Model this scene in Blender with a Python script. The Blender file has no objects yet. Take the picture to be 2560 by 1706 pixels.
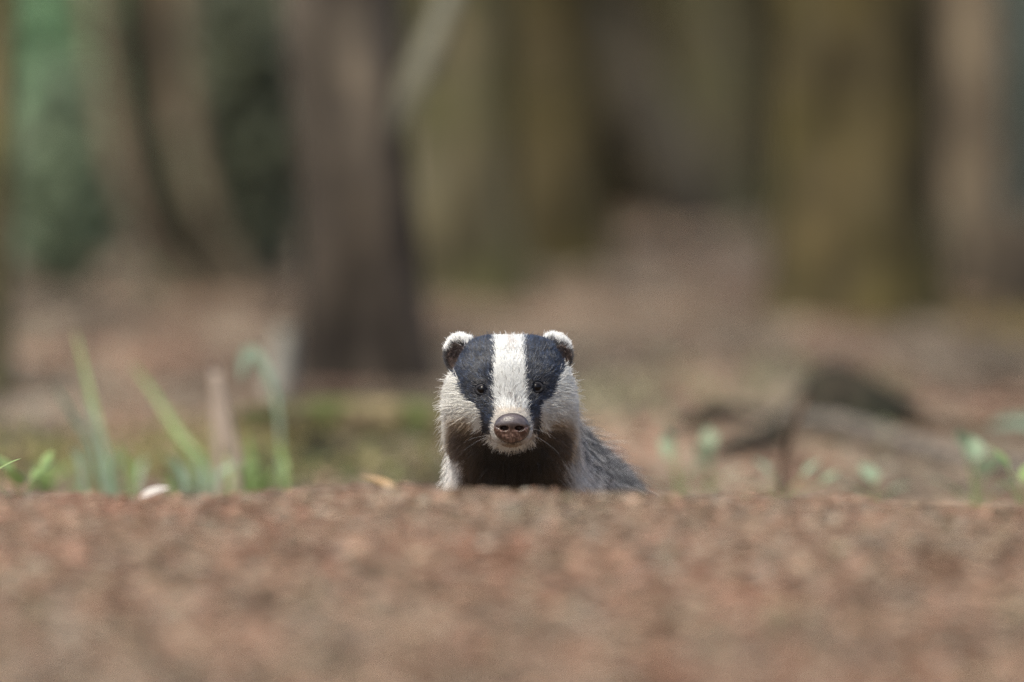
import bpy, math, random
import numpy as np
from mathutils import Vector, Matrix

random.seed(11)
rng = np.random.default_rng(11)
S = bpy.context.scene
COL = S.collection

# ------------------------------------------------------------------ camera, light, exposure
FOCAL, SENSOR, PITCH, CAM_Z, FOCUS = 400.0, 36.0, 0.03, 0.5, 12.0
K = SENSOR / FOCAL / 2560.0                      # tangent per pixel of the 2560 px wide photograph
cam_d = bpy.data.cameras.new('camera')
cam = bpy.data.objects.new('camera', cam_d); COL.objects.link(cam)
cam.location = (0, 0, CAM_Z)
cam.rotation_euler = (math.pi / 2 - PITCH, 0, 0)
cam_d.lens = FOCAL; cam_d.sensor_width = SENSOR
cam_d.clip_start = 0.1; cam_d.clip_end = 2000
cam_d.dof.use_dof = True; cam_d.dof.focus_distance = FOCUS; cam_d.dof.aperture_fstop = 2.45
S.camera = cam

SUN_EL, SUN_AZ = 58.0, 215.0                    # sun high, behind the camera and to its left (compass degrees, north = +Y)
world = bpy.data.worlds.new('World'); S.world = world; world.use_nodes = True
wn = world.node_tree
sky = wn.nodes.new('ShaderNodeTexSky'); sky.sky_type = 'NISHITA'; sky.sun_disc = False
sky.sun_elevation = math.radians(SUN_EL); sky.sun_rotation = math.radians(SUN_AZ)
sky.dust_density = 4.0; sky.air_density = 1.0; sky.ozone_density = 1.0
bg = wn.nodes['Background']; bg.inputs['Strength'].default_value = 0.12
wn.links.new(sky.outputs['Color'], bg.inputs['Color'])
sun_d = bpy.data.lights.new('sun', 'SUN'); sun_d.energy = 1.6; sun_d.angle = math.radians(22)
sun_d.color = (1.0, 0.97, 0.82)
sun = bpy.data.objects.new('sun', sun_d); COL.objects.link(sun)
_e, _a = math.radians(SUN_EL), math.radians(SUN_AZ)
sdir = Vector((math.sin(_a) * math.cos(_e), math.cos(_a) * math.cos(_e), math.sin(_e)))
sun.rotation_euler = sdir.to_track_quat('Z', 'Y').to_euler()
sun.location = sdir * 20

S.view_settings.view_transform = 'Standard'; S.view_settings.look = 'None'
S.view_settings.exposure = 1.1; S.view_settings.gamma = 1.0
S.view_settings.use_curve_mapping = False
S.render.engine = 'CYCLES'
S.cycles.use_denoising = True; S.cycles.denoising_prefilter = 'NONE'
S.cycles.max_bounces = 8; S.cycles.diffuse_bounces = 4; S.cycles.transparent_max_bounces = 8

# ------------------------------------------------------------------ helpers
def ray(px, py):
    x, y = (px - 1280.0) * K, (853.0 - py) * K
    c, s = math.cos(PITCH), math.sin(PITCH)
    return np.array([x, c + y * s, -s + y * c])

def at(px, py, Y):
    d = ray(px, py)
    return np.array([0, 0, CAM_Z]) + d * (Y / d[1])

def wpx(w, Y):
    return w * K * Y

_PY = np.array([-400, 0, 7.6, 9.2, 10.5, 11.2, 11.6, 12.1, 12.8, 13.4, 14.6, 15.0, 16.0, 17.0, 18.5, 26, 60, 900.])
_PZ = np.array([0, 0, -0.13, -0.05, 0.0, 0.019, -0.045, -0.11, -0.12, -0.115, -0.08, -0.066, -0.038, -0.018, 0.0, 0.0, 0.3, 1.0])

def sstep(a, b, x):
    t = np.clip((x - a) / (b - a), 0, 1)
    return t * t * (3 - 2 * t)

def vnoise(x, y, seed=0):
    xi, yi = np.floor(x).astype(np.int64), np.floor(y).astype(np.int64)
    fx, fy = x - xi, y - yi
    fx, fy = fx * fx * (3 - 2 * fx), fy * fy * (3 - 2 * fy)
    def h(i, j):
        n = (i * 374761393 + j * 668265263 + seed * 1442695041) & 0x7fffffff
        n = ((n ^ (n >> 13)) * 1274126177) & 0x7fffffff
        return ((n ^ (n >> 16)) & 0xffff) / 65535.0
    return (h(xi, yi) * (1 - fx) + h(xi + 1, yi) * fx) * (1 - fy) + (h(xi, yi + 1) * (1 - fx) + h(xi + 1, yi + 1) * fx) * fy

def gz(x, y):
    x = np.asarray(x, float); y = np.asarray(y, float)
    z = np.zeros(np.broadcast(x, y).shape)
    for o in (-0.14, 0.0, 0.14):
        z = z + np.interp(y + o, _PY, _PZ) / 3
    # the hollow the badger stands in
    w = sstep(-0.42, -0.16, x) * (1 - sstep(0.30, 0.62, x)) * sstep(11.35, 11.85, y) * (1 - sstep(12.75, 13.2, y))
    z = z * (1 - w) + (-0.225) * w
    # crest of the bank: a little higher in front of the badger, lower to the right
    cw = np.exp(-((y - 11.2) / 0.3) ** 2)
    z = z + cw * (0.006 * np.exp(-((x + 0.06) / 0.16) ** 2) - 0.008 * sstep(0.1, 0.5, x) - 0.003 * sstep(0.15, 0.45, -x))
    n = (vnoise(x * 9 + 7, y * 9, 1) - 0.5) * 0.012 + (vnoise(x * 27, y * 27, 2) - 0.5) * 0.006
    big = (vnoise(x * 1.7 + 3, y * 1.7, 3) - 0.5) * 0.03 * sstep(15, 18, y) + (vnoise(x * 5 + 1, y * 2.6, 7) - 0.5) * 0.032 * sstep(13.2, 15.5, y)
    return z + n * (1 - 0.5 * w) + big

def patches(x, y):
    """lighter dry and darker damp ground, the wood's floor darker than the open bank"""
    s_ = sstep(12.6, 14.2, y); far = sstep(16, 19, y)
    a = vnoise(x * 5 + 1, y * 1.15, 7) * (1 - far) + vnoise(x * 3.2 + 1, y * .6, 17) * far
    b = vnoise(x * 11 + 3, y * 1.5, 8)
    return (1 - 0.33 * sstep(12, 15.5, y)) * np.clip(1 + s_ * (1.05 * (a - .5) + .9 * (b - .5)), .3, 1.9)  # first factor paints the trees' shade into the floor colour with depth

def g1(x, y):
    return float(gz(np.array([x]), np.array([y]))[0])

def hit(px, py, start=13.0):
    d = ray(px, py); ys = np.linspace(start, 60, 6000)
    pts = d[None, :] * (ys / d[1])[:, None]; z = CAM_Z + pts[:, 2]
    below = np.nonzero(z < gz(pts[:, 0], ys))[0]
    i = below[0] if len(below) else len(ys) - 1
    return float(pts[i, 0]), float(ys[i])

def mesh_from(name, verts, faces, smooth=True):
    me = bpy.data.meshes.new(name)
    if isinstance(faces, np.ndarray):
        V, n = np.ascontiguousarray(verts, np.float32), faces.shape[1]
        me.vertices.add(len(V)); me.vertices.foreach_set('co', V.ravel())
        me.loops.add(faces.size); me.loops.foreach_set('vertex_index', faces.astype(np.int32).ravel())
        me.polygons.add(len(faces)); me.polygons.foreach_set('loop_start', np.arange(0, faces.size, n, dtype=np.int32))
        me.update(calc_edges=True); me.validate()
    else:
        me.from_pydata([tuple(v) for v in verts], [], faces); me.update()
    me.polygons.foreach_set('use_smooth', np.full(len(me.polygons), smooth))
    return me

def set_col(me, rgb, name='col'):
    a = me.attributes.new(name, 'FLOAT_COLOR', 'POINT')
    c = np.ones((len(rgb), 4), np.float32); c[:, :3] = rgb
    a.data.foreach_set('color', c.ravel())

def obj(name, me, mat=None, parent=None, loc=None, rot=None):
    o = bpy.data.objects.new(name, me); COL.objects.link(o)
    if mat is not None and me is not None and not me.materials:
        me.materials.append(mat)
    if parent is not None: o.parent = parent
    if loc is not None: o.location = loc
    if rot is not None: o.rotation_euler = rot
    return o

def tag(o, label=None, cat=None, group=None, kind=None):
    if label: o['label'] = label
    if cat: o['category'] = cat
    if group: o['group'] = group
    if kind: o['kind'] = kind
    return o

def thing(name, label, cat, loc, group=None):
    o = bpy.data.objects.new(name, None); COL.objects.link(o); o.location = loc
    o.empty_display_size = 0.05
    return tag(o, label, cat, group)

# ------------------------------------------------------------------ materials
def nmat(name):
    m = bpy.data.materials.new(name); m.use_nodes = True
    nt = m.node_tree; b = nt.nodes['Principled BSDF']
    return m, nt, b

def ramp(nt, stops):
    r = nt.nodes.new('ShaderNodeValToRGB'); e = r.color_ramp.elements
    while len(e) < len(stops): e.new(0.5)
    for el, (p, c) in zip(e, stops):
        el.position = p; el.color = (*c, 1)
    return r

def noise_mat(name, stops, scale, rough=0.9, bump=0.3, bscale=None, stretch=(1, 1, 1), detail=6, spec=0.2, coord='Object', dist=0.01):
    m, nt, b = nmat(name)
    tc = nt.nodes.new('ShaderNodeTexCoord'); mp = nt.nodes.new('ShaderNodeMapping')
    mp.inputs['Scale'].default_value = stretch
    nt.links.new(tc.outputs[coord], mp.inputs['Vector'])
    n = nt.nodes.new('ShaderNodeTexNoise'); n.inputs['Scale'].default_value = scale
    n.inputs['Detail'].default_value = detail; n.inputs['Roughness'].default_value = 0.62
    nt.links.new(mp.outputs['Vector'], n.inputs['Vector'])
    r = ramp(nt, stops); nt.links.new(n.outputs['Fac'], r.inputs['Fac'])
    nt.links.new(r.outputs['Color'], b.inputs['Base Color'])
    b.inputs['Roughness'].default_value = rough; b.inputs['Specular IOR Level'].default_value = spec
    if bump:
        n2 = nt.nodes.new('ShaderNodeTexNoise'); n2.inputs['Scale'].default_value = bscale or scale * 4
        n2.inputs['Detail'].default_value = 5
        nt.links.new(mp.outputs['Vector'], n2.inputs['Vector'])
        bp = nt.nodes.new('ShaderNodeBump'); bp.inputs['Strength'].default_value = bump; bp.inputs['Distance'].default_value = dist
        nt.links.new(n2.outputs['Fac'], bp.inputs['Height']); nt.links.new(bp.outputs['Normal'], b.inputs['Normal'])
    return m

def attr_mat(name, rough=0.85, spec=0.2, trans=0.0, attr='col'):
    m, nt, b = nmat(name)
    a = nt.nodes.new('ShaderNodeAttribute'); a.attribute_name = attr
    nt.links.new(a.outputs['Color'], b.inputs['Base Color'])
    b.inputs['Roughness'].default_value = rough; b.inputs['Specular IOR Level'].default_value = spec
    if trans:
        t = nt.nodes.new('ShaderNodeBsdfTranslucent'); nt.links.new(a.outputs['Color'], t.inputs['Color'])
        mx = nt.nodes.new('ShaderNodeMixShader'); mx.inputs['Fac'].default_value = trans
        nt.links.new(b.outputs[0], mx.inputs[1]); nt.links.new(t.outputs[0], mx.inputs[2])
        nt.links.new(mx.outputs[0], nt.nodes['Material Output'].inputs['Surface'])
    return m

def leaf_mat(name, c0, c1, trans=0.3, rough=0.45, scale=40):
    m = noise_mat(name, [(0.3, c0), (0.7, c1)], scale, rough=rough, bump=0.15, spec=0.4, dist=0.001)
    nt = m.node_tree; b = nt.nodes['Principled BSDF']
    src = b.inputs['Base Color'].links[0].from_socket
    t = nt.nodes.new('ShaderNodeBsdfTranslucent'); nt.links.new(src, t.inputs['Color'])
    mx = nt.nodes.new('ShaderNodeMixShader'); mx.inputs['Fac'].default_value = trans
    nt.links.new(b.outputs[0], mx.inputs[1]); nt.links.new(t.outputs[0], mx.inputs[2])
    nt.links.new(mx.outputs[0], nt.nodes['Material Output'].inputs['Surface'])
    return m

def bark(name, c_dark, c_mid, c_light, moss=None, scale=5):
    """vertical ridges, patches of a second tone and, if given, moss"""
    m, nt, b = nmat(name)
    tc = nt.nodes.new('ShaderNodeTexCoord')
    mp = nt.nodes.new('ShaderNodeMapping'); mp.inputs['Scale'].default_value = (1, 1, 0.22)
    nt.links.new(tc.outputs['Object'], mp.inputs['Vector'])
    n = nt.nodes.new('ShaderNodeTexNoise'); n.inputs['Scale'].default_value = scale * 4; n.inputs['Detail'].default_value = 7
    nt.links.new(mp.outputs['Vector'], n.inputs['Vector'])
    r = ramp(nt, [(0.3, c_dark), (0.5, c_mid), (0.72, c_light)])
    nt.links.new(n.outputs['Fac'], r.inputs['Fac'])
    out = r.outputs['Color']
    if moss:
        n2 = nt.nodes.new('ShaderNodeTexNoise'); n2.inputs['Scale'].default_value = scale * 1.3; n2.inputs['Detail'].default_value = 4
        nt.links.new(tc.outputs['Object'], n2.inputs['Vector'])
        r2 = ramp(nt, [(0.42, (0, 0, 0)), (0.62, (1, 1, 1))]); nt.links.new(n2.outputs['Fac'], r2.inputs['Fac'])
        mx = nt.nodes.new('ShaderNodeMix'); mx.data_type = 'RGBA'
        nt.links.new(r2.outputs['Color'], mx.inputs['Factor'])
        nt.links.new(out, mx.inputs['A']); mx.inputs['B'].default_value = (*moss, 1)
        out = mx.outputs['Result']
    n3 = nt.nodes.new('ShaderNodeTexNoise'); n3.inputs['Scale'].default_value = scale * 2.0; n3.inputs['Detail'].default_value = 3
    mp3 = nt.nodes.new('ShaderNodeMapping'); mp3.inputs['Scale'].default_value = (1, 1, 0.6); mp3.inputs['Location'].default_value = (3.1, 1.7, .4)
    nt.links.new(tc.outputs['Object'], mp3.inputs['Vector']); nt.links.new(mp3.outputs['Vector'], n3.inputs['Vector'])
    r3 = ramp(nt, [(0.34, (.50, .50, .52)), (0.5, (.95, .95, .95)), (0.66, (1.5, 1.45, 1.36))]); nt.links.new(n3.outputs['Fac'], r3.inputs['Fac'])
    m3 = nt.nodes.new('ShaderNodeMix'); m3.data_type = 'RGBA'; m3.blend_type = 'MULTIPLY'; m3.inputs['Factor'].default_value = 1.0
    nt.links.new(out, m3.inputs['A']); nt.links.new(r3.outputs['Color'], m3.inputs['B']); out = m3.outputs['Result']
    nt.links.new(out, b.inputs['Base Color'])
    b.inputs['Roughness'].default_value = 0.92; b.inputs['Specular IOR Level'].default_value = 0.15
    bp = nt.nodes.new('ShaderNodeBump'); bp.inputs['Strength'].default_value = 0.8; bp.inputs['Distance'].default_value = 0.012
    nt.links.new(n.outputs['Fac'], bp.inputs['Height']); nt.links.new(bp.outputs['Normal'], b.inputs['Normal'])
    return m

# ------------------------------------------------------------------ ground
def axis(segs):
    out = []
    for a, b, st in segs:
        out.append(np.arange(a, b - 1e-9, st))
    out.append([segs[-1][1]])
    return np.concatenate(out)
gx = axis([(-900, -100, 100), (-100, -20, 10), (-20, -4, 1.0), (-4, -1.2, 0.1), (-1.2, 1.2, 0.016), (1.2, 4, 0.1), (4, 20, 1.0), (20, 100, 10), (100, 900, 100)])
gy = axis([(-400, -20, 40), (-20, 4, 2), (4, 7.6, 0.1), (7.6, 15.5, 0.02), (15.5, 27, 0.06), (27, 60, 0.5), (60, 200, 10), (200, 900, 50)])
GX, GY = np.meshgrid(gx, gy)
GV = np.stack([GX, GY, gz(GX, GY)], -1).reshape(-1, 3)
nx_, ny_ = len(gx), len(gy)
ii = (np.arange(ny_ - 1)[:, None] * nx_ + np.arange(nx_ - 1)[None, :]).ravel()
GF = np.stack([ii, ii + 1, ii + nx_ + 1, ii + nx_], 1)
M_ground = noise_mat('forest_floor', [(0.25, (0.11, 0.078, 0.052)), (0.42, (0.19, 0.135, 0.092)), (0.55, (0.23, 0.165, 0.113)), (0.66, (0.23, 0.19, 0.14)), (0.8, (0.28, 0.23, 0.165))],
                     9.0, rough=0.95, bump=0.6, bscale=60, detail=9, coord='Object')
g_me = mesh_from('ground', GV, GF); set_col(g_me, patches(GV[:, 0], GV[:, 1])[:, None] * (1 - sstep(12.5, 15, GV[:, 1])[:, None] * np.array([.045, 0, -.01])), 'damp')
_nt = M_ground.node_tree; _b = _nt.nodes['Principled BSDF']; _src = _b.inputs['Base Color'].links[0].from_socket
_at = _nt.nodes.new('ShaderNodeAttribute'); _at.attribute_name = 'damp'  # carries damp mottling together with the painted tree shade
_mx = _nt.nodes.new('ShaderNodeMix'); _mx.data_type = 'RGBA'; _mx.blend_type = 'MULTIPLY'; _mx.inputs['Factor'].default_value = 1.0
_nt.links.new(_src, _mx.inputs['A']); _nt.links.new(_at.outputs['Color'], _mx.inputs['B']); _nt.links.new(_mx.outputs['Result'], _b.inputs['Base Color'])
g = obj('ground', g_me, M_ground)
tag(g, 'reddish brown forest floor with a low bank in front and a hollow behind it', kind='structure')

# leaf litter: bent leaf pieces, needles and bark flakes lying on the floor
def litter(n, x_half, y0, y1, smin, smax, seed, tl=0.8):
    r = np.random.default_rng(seed)
    y = y0 + (y1 - y0) * r.random(n)
    x = (r.random(n) * 2 - 1) * (x_half * (0.55 + 0.45 * y / y1))
    z = gz(x, y)
    s = smin + (smax - smin) * r.random(n) ** 2
    asp = np.where(r.random(n) < 0.45, 0.10 + 0.12 * r.random(n), 0.35 + 0.5 * r.random(n))
    yaw = r.random(n) * 6.283; tilt = (r.random(n) - 0.5) * tl; roll = (r.random(n) - 0.5) * tl
    base = np.array([[-.5, 0, 0], [-.2, .5, .06], [-.2, -.5, .06], [.2, .42, .05], [.2, -.42, .05], [.5, 0, .02], [0, 0, -.08]])
    P = np.repeat(base[None], n, 0)
    P[:, :, 0] *= s[:, None]; P[:, :, 1] *= (s * asp)[:, None]; P[:, :, 2] *= s[:, None] * 1.2
    c, sn = np.cos(tilt), np.sin(tilt)
    X, Z = P[:, :, 0] * c[:, None] + P[:, :, 2] * sn[:, None], -P[:, :, 0] * sn[:, None] + P[:, :, 2] * c[:, None]
    c, sn = np.cos(roll), np.sin(roll)
    Yy, Z = P[:, :, 1] * c[:, None] - Z * sn[:, None], P[:, :, 1] * sn[:, None] + Z * c[:, None]
    c, sn = np.cos(yaw), np.sin(yaw)
    W = np.stack([X * c[:, None] - Yy * sn[:, None] + x[:, None], X * sn[:, None] + Yy * c[:, None] + y[:, None], Z + (z + s * 0.06 * tl)[:, None]], -1)
    tri = np.array([[0, 6, 1], [0, 2, 6], [1, 6, 3], [2, 4, 6], [3, 6, 5], [6, 4, 5]])
    F = (np.arange(n)[:, None, None] * 7 + tri[None]).reshape(-1, 3)
    pal = np.array([[.295, .172, .116], [.322, .205, .140], [.278, .146, .100], [.33, .25, .168], [.28, .25, .195], [.25, .22, .18], [.18, .13, .097], [.15, .118, .09], [.37, .30, .22], [.17, .165, .09]])
    pr = np.array([.2, .16, .14, .12, .10, .07, .08, .05, .05, .03])
    f_ = 0.45 * vnoise(x * 8, y * 2.4, 21) + 0.55 * vnoise(x * 30 + 5, y * 6, 22) + 1.0 * (r.random(n) - .5)
    if y0 > 12: f_ = 0.8 * vnoise(x * 8, y * 0.9, 23) + 0.2 * vnoise(x * 26 + 5, y * 3, 22) + 0.45 * (r.random(n) - .5)
    rk = np.clip(np.argsort(np.argsort(f_)) / n, 0, .9999)
    seq = np.array([2, 0, 1, 8, 3, 4, 5, 9, 6, 7]); k = seq[np.searchsorted(np.cumsum(pr[seq]) / pr.sum(), rk)]
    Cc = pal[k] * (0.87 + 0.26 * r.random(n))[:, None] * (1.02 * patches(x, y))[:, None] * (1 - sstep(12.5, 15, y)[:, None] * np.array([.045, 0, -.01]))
    return W.reshape(-1, 3), F, np.repeat(Cc, 7, 0)
parts = [litter(36000, 0.62, 8.2, 10.4, 0.008, 0.026, 1, 0.75), litter(56000, 0.72, 10.4, 12.2, 0.005, 0.016, 4, 0.6), litter(36000, 1.1, 12.2, 19.5, 0.008, 0.030, 2, 0.9), litter(12000, 1.9, 19.5, 28, 0.02, 0.06, 3)]
off, VV, FF, CC = 0, [], [], []
for v, f, c in parts:
    VV.append(v); FF.append(f + off); CC.append(c); off += len(v)
me = mesh_from('leaf_litter', np.concatenate(VV), np.concatenate(FF), smooth=False); set_col(me, np.concatenate(CC))
M_litter = attr_mat('dead_leaf_pieces', rough=0.8, spec=0.25)
tag(obj('leaf_litter', me, M_litter), 'brown and russet leaf litter covering the forest floor', 'leaf litter', kind='stuff')

# ------------------------------------------------------------------ tubes, blades, leaves
def smooth_path(pts, n):
    P = np.array(pts, float)
    if len(P) == 2:
        t = np.linspace(0, 1, n)[:, None]; return P[0] * (1 - t) + P[1] * t
    Q = np.vstack([2 * P[0] - P[1], P, 2 * P[-1] - P[-2]])
    out = []; m = len(P) - 1
    for s in np.linspace(0, m - 1e-6, n):
        i = int(s); t = s - i; a, b, c, d = Q[i:i + 4]
        out.append(0.5 * (2 * b + (c - a) * t + (2 * a - 5 * b + 4 * c - d) * t ** 2 + (3 * b - a - 3 * c + d) * t ** 3))
    return np.array(out)

def tube(path, radii, seg=12, rough=0.0, seed=0, ridges=0, cap_noise=0.0):
    P = np.array(path); n = len(P); R = np.interp(np.linspace(0, 1, n), np.linspace(0, 1, len(radii)), radii)
    T = np.gradient(P, axis=0); T /= np.linalg.norm(T, axis=1)[:, None] + 1e-12
    ref = np.array([0.1, 0.99, 0.05]) if abs(T[0][1]) < 0.8 else np.array([1.0, 0, 0])
    A = np.cross(T, ref); A /= np.linalg.norm(A, axis=1)[:, None]; B = np.cross(T, A)
    r = np.random.default_rng(seed); ph = r.random(8) * 6.28
    th = np.linspace(0, 2 * math.pi, seg, endpoint=False)
    V = []
    L = np.concatenate([[0], np.cumsum(np.linalg.norm(np.diff(P, axis=0), axis=1))])
    for i in range(n):
        f = 1 + rough * (0.5 * np.sin(3 * th + ph[0] + L[i] * 2.1) + 0.35 * np.sin(5 * th + ph[1] - L[i] * 3.7) + 0.3 * np.sin(2 * th + ph[2] + L[i] * 7.0))
        if ridges: f = f + ridges * np.abs(np.sin(th * 9 + ph[3] + 0.7 * np.sin(L[i] * 5)))
        ring = P[i] + (A[i][None] * np.cos(th)[:, None] + B[i][None] * np.sin(th)[:, None]) * (R[i] * f)[:, None]
        if cap_noise and i == n - 1:
            ring = ring + T[i][None] * ((r.random(seg) - 0.3) * cap_noise)[:, None]
        V.append(ring)
    V = np.concatenate(V)
    F = []
    for i in range(n - 1):
        for j in range(seg):
            a, b = i * seg + j, i * seg + (j + 1) % seg
            F.append((a, b, b + seg, a + seg))
    V = np.vstack([V, P[:1], P[-1:] - T[-1:] * cap_noise * 0.4]); c0, c1 = len(V) - 2, len(V) - 1
    for j in range(seg):
        F.append((c0, (j + 1) % seg, j)); F.append((c1, (n - 1) * seg + j, (n - 1) * seg + (j + 1) % seg))
    return V, F

def blade(path, w0, w1, fold=0.25, twist=0.0, face=(0, -1, 0.35), ramp_=2.5):
    """a grass blade or strap leaf: a folded strip that tapers to a point"""
    P = np.array(path); n = len(P)
    T = np.gradient(P, axis=0); T /= np.linalg.norm(T, axis=1)[:, None] + 1e-12
    V, F = [], []
    for i in range(n):
        t = i / (n - 1)
        w = (w0 + (w1 - w0) * min(1, t * ramp_)) * (1 - t ** 4) ** 0.8 + 1e-5
        N = np.array(face, float); N -= T[i] * N.dot(T[i]); N /= np.linalg.norm(N) + 1e-9
        Sd = np.cross(T[i], N); a = twist * t
        Sd2 = Sd * math.cos(a) + N * math.sin(a); N2 = N * math.cos(a) - Sd * math.sin(a)
        V += [P[i] - Sd2 * w / 2, P[i] - N2 * w * fold, P[i] + Sd2 * w / 2]
    for i in range(n - 1):
        a = i * 3
        F += [(a, a + 1, a + 4, a + 3), (a + 1, a + 2, a + 5, a + 4)]
    return np.array(V), F

def leaf_mesh(L, W, droop=0.3, fold=0.2, notch=False):
    V, F = [], []; n = 9
    for i in range(n):
        t = i / (n - 1)
        w = W * 0.5 * (math.sin(math.pi * min(1, t * 0.97 + 0.03) ** 0.8)) + 1e-5
        y = L * t; z = -droop * L * t * t + 0.1 * L * t
        for sx in (-1, -0.5, 0, 0.5, 1):
            V.append((sx * w, y, z + fold * abs(sx) * w))
    for i in range(n - 1):
        for j in range(4):
            a = i * 5 + j
            F.append((a, a + 1, a + 6, a + 5))
    return np.array(V), F

# ------------------------------------------------------------------ trees
B_OLIVE = bark('mossy_bark', (0.034, 0.027, 0.012), (0.076, 0.060, 0.029), (0.11, 0.090, 0.046), moss=(0.076, 0.062, 0.022))
B_GREY = bark('grey_bark', (0.04, 0.033, 0.018), (0.096, 0.082, 0.047), (0.15, 0.135, 0.085), moss=(0.10, 0.094, 0.042))
B_PINK = bark('brown_bark', (0.04, 0.031, 0.023), (0.10, 0.080, 0.061), (0.15, 0.122, 0.096))
B_DARK = bark('dark_bark', (0.018, 0.015, 0.009), (0.034, 0.028, 0.017), (0.06, 0.05, 0.032))
B_WET = bark('wet_dark_bark', (0.03, 0.025, 0.018), (0.062, 0.054, 0.040), (0.10, 0.09, 0.068))
B_PALE = bark('pale_bark', (0.08, 0.075, 0.054), (0.145, 0.137, 0.10), (0.20, 0.192, 0.145))
B_BROWN = bark('warm_brown_bark', (0.065, 0.051, 0.034), (0.15, 0.118, 0.08), (0.21, 0.172, 0.12))

# the trunk behind the badger: dry brown bark that turns dark and damp near the foot
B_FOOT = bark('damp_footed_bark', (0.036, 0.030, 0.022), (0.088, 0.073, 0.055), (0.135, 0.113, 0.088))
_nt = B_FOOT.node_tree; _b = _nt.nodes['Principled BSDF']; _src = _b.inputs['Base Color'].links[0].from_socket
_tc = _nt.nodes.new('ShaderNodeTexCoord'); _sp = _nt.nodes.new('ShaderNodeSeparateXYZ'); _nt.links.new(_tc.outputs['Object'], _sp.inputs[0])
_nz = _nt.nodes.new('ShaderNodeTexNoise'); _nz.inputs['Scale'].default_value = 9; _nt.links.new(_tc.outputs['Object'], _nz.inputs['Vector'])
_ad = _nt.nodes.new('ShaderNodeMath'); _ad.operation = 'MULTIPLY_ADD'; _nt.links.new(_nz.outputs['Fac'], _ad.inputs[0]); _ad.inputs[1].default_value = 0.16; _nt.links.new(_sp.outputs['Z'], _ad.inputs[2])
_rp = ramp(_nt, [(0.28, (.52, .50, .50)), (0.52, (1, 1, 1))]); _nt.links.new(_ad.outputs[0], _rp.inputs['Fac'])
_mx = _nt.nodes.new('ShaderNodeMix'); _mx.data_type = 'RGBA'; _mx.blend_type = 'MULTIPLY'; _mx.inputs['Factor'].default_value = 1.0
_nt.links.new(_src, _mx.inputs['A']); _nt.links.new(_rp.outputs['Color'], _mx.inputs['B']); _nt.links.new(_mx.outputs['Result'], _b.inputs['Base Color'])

B_PALEW = bark('bleached_bark', (0.16, 0.15, 0.12), (0.29, 0.275, 0.225), (0.38, 0.365, 0.31))
M_crown = attr_mat('canopy_leaves', rough=0.6, spec=0.3, trans=0.35)
def leaf_cloud(n, box, size, pal, seed, shape='ellipsoid', clump=0):
    """n small bent leaves filling a volume"""
    r = np.random.default_rng(seed)
    if shape == 'ellipsoid':
        d = r.normal(size=(n, 3)); d /= np.linalg.norm(d, axis=1)[:, None]
        c = d * (r.random(n) ** 0.45)[:, None] * np.array(box)
    else:
        c = (r.random((n, 3)) - 0.5) * 2 * np.array(box)
    if clump:
        ctr = c[:clump]; k = r.integers(0, clump, n)
        c = ctr[k] + (c * 0.22 + r.normal(size=(n, 3)) * np.array(box) * 0.06)
    s = size * (0.6 + 0.8 * r.random(n))
    a = r.normal(size=(n, 3)); a /= np.linalg.norm(a, axis=1)[:, None]
    b = np.cross(a, r.normal(size=(n, 3))); b /= np.linalg.norm(b, axis=1)[:, None]
    nn = np.cross(a, b)
    V = np.stack([c - a * s[:, None] * .5, c + b * s[:, None] * .28 + nn * s[:, None] * .08, c + a * s[:, None] * .5, c - b * s[:, None] * .28 + nn * s[:, None] * .08], 1)
    F = (np.arange(n)[:, None] * 4 + np.arange(4)[None])
    pal = np.array(pal); Cc = pal[r.integers(0, len(pal), n)] * (0.7 + 0.6 * r.random(n))[:, None]
    return V.reshape(-1, 3), F, np.repeat(Cc, 4, 0)

PAL_LEAF = [(.05, .09, .03), (.07, .11, .035), (.04, .07, .03), (.09, .12, .04)]
crowns = []
for i in range(3):
    v, f, c = leaf_cloud(650, (1.9, 1.9, 2.6), 0.32, PAL_LEAF, 50 + i, clump=40)
    me = mesh_from('crown', v, f, smooth=False); set_col(me, c); me.materials.append(M_crown); crowns.append(me)
limb_v, limb_f = tube(smooth_path([(0, 0, 0), (0.5, 0.05, 0.35), (1.0, 0.0, 0.9), (1.3, .1, 1.5)], 10), [0.045, 0.03, 0.012], 7)
limb_me = mesh_from('limb', limb_v, limb_f)

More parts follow.
